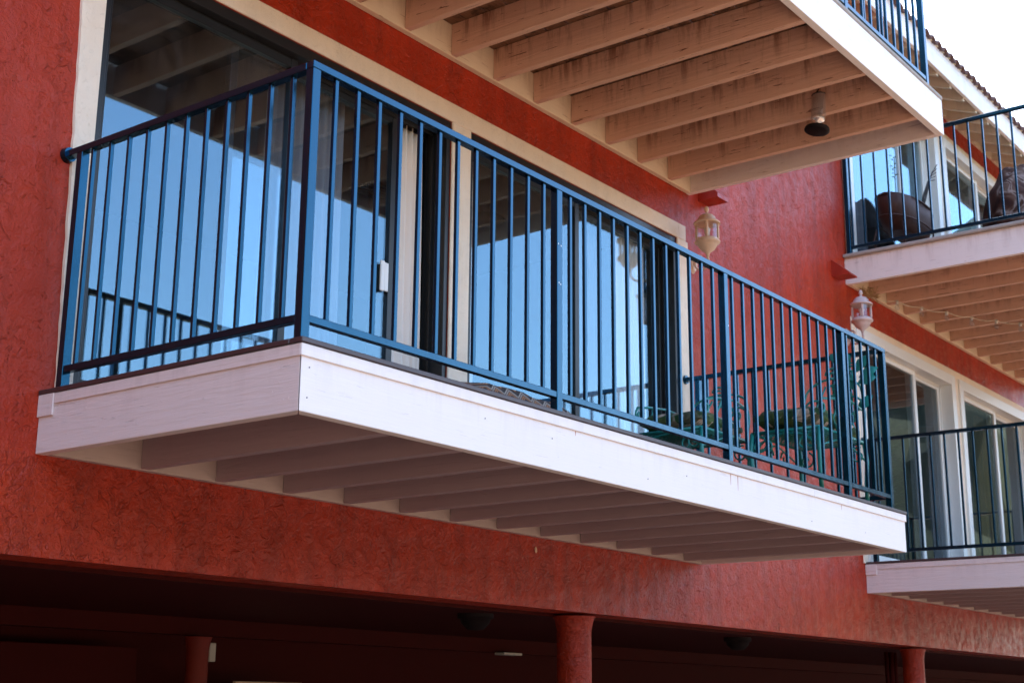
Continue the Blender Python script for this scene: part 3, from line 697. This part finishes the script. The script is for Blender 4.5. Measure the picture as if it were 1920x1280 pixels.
def chair(label, loc, rotz, ornament=False, hw=.30, hd=.25, arms=(-1, 1), splay=1.12, bh=1.0):
    T = thing('garden_chair', label, 'chair', loc, 'teal wrought iron chairs', rotz)
    sh = .385            # local: front towards -y
    def tb(name, paths, r=.008, label=None):
        bm = bmesh.new()
        for p in paths: tube(bm, p, r, 6)
        return obj(name, bm, TEAL, T)
    for sx in (-1, 1):
        for sy in (-1, 1):
            x, y = sx * hw, sy * hd
            tb('leg', [[(x, y, sh), (x * 1.02, y * 1.05, sh * .7), (x * 1.0, y * 1.02, sh * .35), (x * splay, y * splay, 0)]], .014)
            tb('leg_scroll', [spiral((x * .80, y, sh - .075), .055, 1.2, start=1.2, sgn=sx)], .006)
    bm = bmesh.new(); tube(bm, [(-hw, -hd, sh), (hw, -hd, sh), (hw, hd, sh), (-hw, hd, sh), (-hw, -hd, sh)], .011, 6)
    for k in range(1, 14): tube(bm, [(-hw, -hd + 2 * hd * k / 14, sh), (hw, -hd + 2 * hd * k / 14, sh)], .0035, 4)
    for k in range(1, 16): tube(bm, [(-hw + 2 * hw * k / 16, -hd, sh - .004), (-hw + 2 * hw * k / 16, hd, sh - .004)], .0035, 4)
    obj('seat', bm, TEAL, T)
    arch = [(-.06, 0), (-.10, .10)]
    tb('apron', [[(-hw, -hd, sh - .11), (-hw * .5, -hd, sh - .03), (0, -hd, sh - .015), (hw * .5, -hd, sh - .03), (hw, -hd, sh - .11)],
                 [(-hw, -hd, sh - .11), (-hw, 0, sh - .02), (-hw, hd, sh - .11)], [(hw, -hd, sh - .11), (hw, 0, sh - .02), (hw, hd, sh - .11)],
                 spiral((-hw, -.1, sh - .09), .05, 1.1, (0, 1, 0)), spiral((-hw, .1, sh - .09), .05, 1.1, (0, -1, 0)), spiral((.12, -hd, sh - .09), .05, 1.1), spiral((-.12, -hd, sh - .09), .05, 1.1, (-1, 0, 0))], .006)
    bp = []
    for sx in (-1, 1):
        bp.append([(sx * hw, hd, sh), (sx * hw * 1.02, hd + .03, sh + .18), (sx * hw * .9, hd + .06, sh + .33)] + [(sx * hw * .9 * math.cos(a), hd + .06 + .02 * math.sin(a), sh + .33 + .12 * math.sin(a)) for a in (.3, .6, .9, 1.2, 1.57)])
        bp.append(spiral((sx * hw * .55, hd + .04, sh + .24), .085, 1.5, (sx, 0, 0), (0, .15, 1), 0))
        bp.append(spiral((sx * hw * .45, hd + .03, sh + .09), .06, 1.4, (-sx, 0, 0), (0, .15, 1), 1))
        bp.append([(sx * .02, hd, sh), (sx * .05, hd + .03, sh + .15), (sx * .11, hd + .05, sh + .27), (sx * .05, hd + .07, sh + .40)])
    bp.append(spiral((0, hd + .06, sh + .36), .05, 1.3)); bp.append(spiral((.0, hd + .07, sh + .47), .05, 1.4, (-1, 0, 0)))
    bp = [[(p[0], p[1], sh + (p[2] - sh) * bh) for p in q] for q in bp]
    tb('backrest', bp, .0075)
    for sx in arms:
        tb('armrest', [[(sx * hw, hd + .03, sh + .2), (sx * (hw + .02), .1, sh + .22), (sx * (hw + .02), -.1, sh + .20), (sx * (hw + .01), -hd + .02, sh + .17)] + [(sx * (hw + .01), p.y, p.z) for p in spiral((0, -hd + .04, sh + .125), .045, 1.4, (0, 1, 0), (0, 0, 1), 1.6)],
                       [(sx * hw, -.05, sh), (sx * hw, -.12, sh + .08), (sx * (hw + .02), -.06, sh + .2)]], .0075)
    if ornament:
        bm = bmesh.new()
        for k in range(10):
            a = .5 + k * .45; leaf(bm, (hw * .6 + .04 * math.cos(a * 2), hd + .08, sh + .22 + .035 * k), (math.cos(a * 2), .1, .5 + .3 * math.sin(k)), (0, -1, .2), .14, .038)
        obj('leaf_ornament', bm, TEAL, T)
        tb('stem', [[(hw * .6, hd + .07, sh + .15), (hw * .62, hd + .09, sh + .3), (hw * .6, hd + .07, sh + .48)], spiral((hw * .6, hd + .07, sh + .50), .035, 1.5)], .006)
    return T
def leafy():
    m, t, p = newmat('tropical_leaf_print'); v = coords(t)
    n = N(t, 'ShaderNodeTexNoise', Scale=5.0, Detail=2.0); t.links.new(v, n.inputs['Vector'])
    a = mixc(t, v, n.outputs['Color'], .16)
    vo = N(t, 'ShaderNodeTexVoronoi', Scale=15.0); t.links.new(a, vo.inputs['Vector'])
    wv = N(t, 'ShaderNodeTexWave', Scale=22.0, Distortion=6.0, Detail=2.0); t.links.new(a, wv.inputs['Vector'])
    c = ramp(t, vo.outputs['Color'], [(0, (.008, .045, .010)), (.40, (.02, .08, .02)), (.50, (.10, .15, .03)), (.60, (.015, .05, .015)), (.66, (.62, .50, .40)), (1, (.66, .52, .42))])
    t.links.new(mixc(t, c, mixc(t, c, (.5, .5, .5), 1.0, 'MULTIPLY'), wv.outputs['Fac']), p.inputs['Base Color'])
    p.inputs['Roughness'].default_value = .8; return m
LEAFY = leafy()
def cushion(label, loc, sx, sy, sz, m, rot=(0, 0, 0), name='seat_cushion'):
    bm = bmesh.new(); bmesh.ops.create_cube(bm, size=1.0); bmesh.ops.subdivide_edges(bm, edges=bm.edges, cuts=9, use_grid_fill=True)
    for v in bm.verts:
        x, y, z = v.co * 2
        k = (1 - abs(x) ** 6) * (1 - abs(y) ** 6); px = x * (1 - .06 * y * y); py = y * (1 - .06 * x * x)
        v.co = Vector((px * sx / 2, py * sy / 2, z * sz / 2 * (.25 + .75 * max(0, k) ** .5) + .006 * math.sin(9 * x + 3 * y)))
    for f in bm.faces: f.smooth = True
    o = obj(name, bm, m, loc=loc); o.rotation_euler = rot; return tag(o, label, 'cushion')
chair('teal scroll chair beside the black door frame, nearer the wall', (4.13, -.60, .254), rad(-90), False, .22, .28, (-1, 1), 1.0, .74)
cushion('leaf print cushion on the teal chair nearer the black doors', (4.12, -.60, .254 + .385 + .068), .56, .44, .11, LEAFY)
chair('teal scroll chair by the end railing with leaf ornament', (4.54, -1.17, .254), rad(-90), True, .215, .32, (1,), 1.0)
cushion('leaf print cushion on the teal chair by the end railing', (4.52, -1.17, .254 + .385 + .072), .64, .44, .125, LEAFY, (0, rad(3), 0))

def chevron():
    m, t, p = newmat('zigzag_weave'); tc = N(t, 'ShaderNodeTexCoord'); sp = N(t, 'ShaderNodeSeparateXYZ'); t.links.new(tc.outputs['Object'], sp.inputs[0])
    zz = mathn(t, 'PINGPONG', sp.outputs[0], .05)
    u = mathn(t, 'ADD', mathn(t, 'ADD', sp.outputs[1], sp.outputs[2]), mathn(t, 'MULTIPLY', zz, 1.1))
    fr = mathn(t, 'FRACT', mathn(t, 'MULTIPLY', u, 11.0))
    fr2 = mathn(t, 'FRACT', mathn(t, 'MULTIPLY', u, 60.0))
    c = ramp(t, fr, [(0, (.02, .015, .014)), (.18, (.04, .03, .03)), (.22, (.42, .19, .08)), (.5, (.36, .15, .06)), (.55, (.30, .25, .20)), (.8, (.40, .34, .28)), (.84, (.02, .015, .014))])
    c = mixc(t, c, (.05, .035, .03), mathn(t, 'MULTIPLY', mathn(t, 'GREATER_THAN', fr2, .55), .75))
    t.links.new(c, p.inputs['Base Color']); p.inputs['Roughness'].default_value = .85; return m
cushion('brown zigzag woven cushion lying on the central balcony deck', (1.56, -1.10, .253 + .065), .86, .42, .13, chevron(), (rad(8), 0, rad(4)), 'floor_cushion')

# ---------------------------------------------------------------- items on the upper right balcony
P = thing('tub_planter', 'rusty oblong tub planter on thin legs behind the upper right railing', 'planter', (8.50, -.36, 2.93)); P.scale = (.93, .93, .95)
bm = bmesh.new(); rows = []
for f, s_ in ((0, .55), (.06, .80), (.18, .95), (.30, 1.0), (.31, .93)):
    rows.append([bm.verts.new((.50 * s_ * math.copysign(abs(math.cos(a)) ** .7, math.cos(a)), .19 * s_ * math.copysign(abs(math.sin(a)) ** .8, math.sin(a)), .26 + f)) for a in [2 * math.pi * k / 24 for k in range(24)]])
bm.faces.new(rows[0])
for i in range(4):
    for k in range(24): f = bm.faces.new((rows[i][k], rows[i][(k + 1) % 24], rows[i + 1][(k + 1) % 24], rows[i + 1][k])); f.smooth = True
obj('tub', bm, RUST, P)
for z_ in (.35, .56):
    bm = bmesh.new(); tube(bm, [(.505 * math.cos(2 * math.pi * k / 24), .20 * math.sin(2 * math.pi * k / 24), z_) for k in range(25)], .009, 6); obj('hoop', bm, RUST, P)
for sx in (-1, 1):
    for sy in (-1, 1):
        bm = bmesh.new(); tube(bm, [(sx * .38, sy * .12, .30), (sx * .44, sy * .15, .15), (sx * .40, sy * .14, 0)], .010, 6); obj('leg', bm, RUST, P)
TW = simple('dry_twig', (.03, .022, .018), .8)
bm = bmesh.new()
for k in range(5): tube(bm, [(.30, 0, .5), (.36 + .02 * k, -.02, .75), (.44 + .03 * k, -.05, .92 + .03 * k), (.58 + .02 * k, -.07, .97 + .045 * k)], .004, 4)
o = obj('dry_plant', bm, TW, loc=(8.52, -.38, 2.93)); tag(o, 'dry spiky twigs growing from the rusty tub planter', 'plant')
bm = bmesh.new(); tube(bm, [(-.25, 0, .5), (-.28, -.01, .7), (-.24, 0, .95)], .004, 4)
for k in range(12): leaf(bm, (-.27 + .02 * math.sin(k), 0, .72 + .02 * k), (math.cos(k * 2.4), math.sin(k * 2.4), .3), (0, 0, 1), .035, .009)
o = obj('succulent_stalk', bm, simple('dull_green_leaf', (.07, .09, .04), .7), loc=(8.52, -.38, 2.93)); tag(o, 'thin leafy stalk rising from the left of the tub planter', 'plant')

def tarp():
    m, t, p = newmat('brown_marbled_cloth'); v = coords(t); n = N(t, 'ShaderNodeTexNoise', Scale=3.2, Detail=2.0, Distortion=2.2); t.links.new(v, n.inputs['Vector'])
    c = ramp(t, n.outputs['Fac'], [(.36, (.025, .008, .006)), (.50, (.05, .016, .010)), (.60, (.10, .055, .04)), (.65, (.24, .17, .15)), (.69, (.05, .02, .012))])
    t.links.new(c, p.inputs['Base Color']); p.inputs['Roughness'].default_value = .85; p.inputs['Specular IOR Level'].default_value = .15; return m
bm = bmesh.new(); bmesh.ops.create_icosphere(bm, subdivisions=4, radius=1.0)
for v in bm.verts:
    x, y, z = v.co; k = 1 + .05 * math.sin(7 * x + 3 * z) + .04 * math.sin(11 * y + 5 * z)
    v.co = Vector((x * .62 * k, y * .34 * k, (z * .75 * k + .75)))
    if v.co.z < .02: v.co.z = .02
for f in bm.faces: f.smooth = True
o = obj('covered_chair', bm, tarp(), loc=(10.62, -.78, 2.90)); tag(o, 'chair under a marbled brown cover, far end of the upper balcony', 'covered chair')

# string lights under the upper right balcony
S_ = thing('string_lights', 'string of small clear bulbs looped below the upper right joists', 'string lights', (8.2, -.1, 2.62))
pts = [(8.25, -.10), (8.495, -.236), (8.823, -.336), (9.093, -.469), (9.405, -.592), (9.647, -.739), (9.872, -.891), (10.1, -1.05), (10.4, -1.2)]
cp = []
for i in range(len(pts) - 1):
    for k in range(6):
        f = k / 6; a, b_ = pts[i], pts[i + 1]; cp.append((a[0] + (b_[0] - a[0]) * f - 8.2, a[1] + (b_[1] - a[1]) * f + .1, -.018 - .018 * math.sin(math.pi * f)))
bm = bmesh.new(); tube(bm, cp, .0035, 5); obj('cord', bm, simple('cream_cord', (.7, .6, .45), .6), S_)
for x, y in pts[1:]:
    bm = bmesh.new(); lathe(bm, [(.001, .0), (.014, 0), (.014, -.035), (.001, -.035)], (x - 8.2, y + .1, -.012), 10); obj('socket', bm, GALV, S_)
    bm = bmesh.new(); lathe(bm, [(.008, 0), (.020, -.02), (.022, -.035), (.012, -.052), (.001, -.056)], (x - 8.2, y + .1, -.048), 12); obj('bulb', bm, LGLASS, S_)

# bird nest / dry wreath at the corner of the upper right ledger
bm = bmesh.new(); rnd = random.Random(3)
for k in range(70):
    a = rnd.uniform(0, 6.28); e = rnd.uniform(-.7, .7); r = .075; c = Vector((r * math.cos(a) * 1.7, r * math.sin(a) * .45, r * e * .6)); d_ = Vector((rnd.uniform(-1, 1), rnd.uniform(-1, 1), rnd.uniform(-1, 1))) * .045
    tube(bm, [c - d_, c + d_ * .2 + Vector((0, 0, .006)), c + d_], .0028, 4)
o = obj('bird_nest', bm, simple('dry_straw', (.42, .27, .13), .9, var=.5), loc=(8.27, -.08, 2.645)); tag(o, 'dry straw bird nest at the ledger above the second lantern', 'nest')

# plants seen in the lower right doorway
def plant(loc, h, n, label, col, flower=None, seed=1):
    r_ = random.Random(seed); T = thing('potted_plant', label, 'plant', loc)
    bm = bmesh.new(); lathe(bm, [(.001, 0), (.10, 0), (.14, .24), (.15, .26), (.12, .26), (.11, .22), (.001, .22)], seg=18); obj('pot', bm, GALV, T)
    bm = bmesh.new()
    for k in range(n):
        a = r_.uniform(0, 6.28); rr = r_.uniform(.02, .22); z = r_.uniform(.3, h)
        leaf(bm, (rr * .6 * math.cos(a), rr * .6 * math.sin(a), z), (math.cos(a), math.sin(a), r_.uniform(-.3, .6)), (0, 0, 1), r_.uniform(.06, .13), .022)
    obj('leaves', bm, simple('plant_green_%d' % seed, col, .6, var=.5), T, kind='stuff')
    if flower:
        bm = bmesh.new()
        for k in range(24): 
            a = r_.uniform(0, 6.28); leaf(bm, (.12 * math.cos(a), .12 * math.sin(a), .3 + r_.uniform(0, .07)), (math.cos(a), math.sin(a), .6), (0, 0, 1), .05, .018)
        obj('flowers', bm, simple('flower_%d' % seed, flower, .6), T, kind='stuff')
    return T
plant((9.78, .48, .25), 1.75, 240, 'leafy potted plant inside the lower right doorway', (.10, .16, .04), (.5, .38, .02), 5)
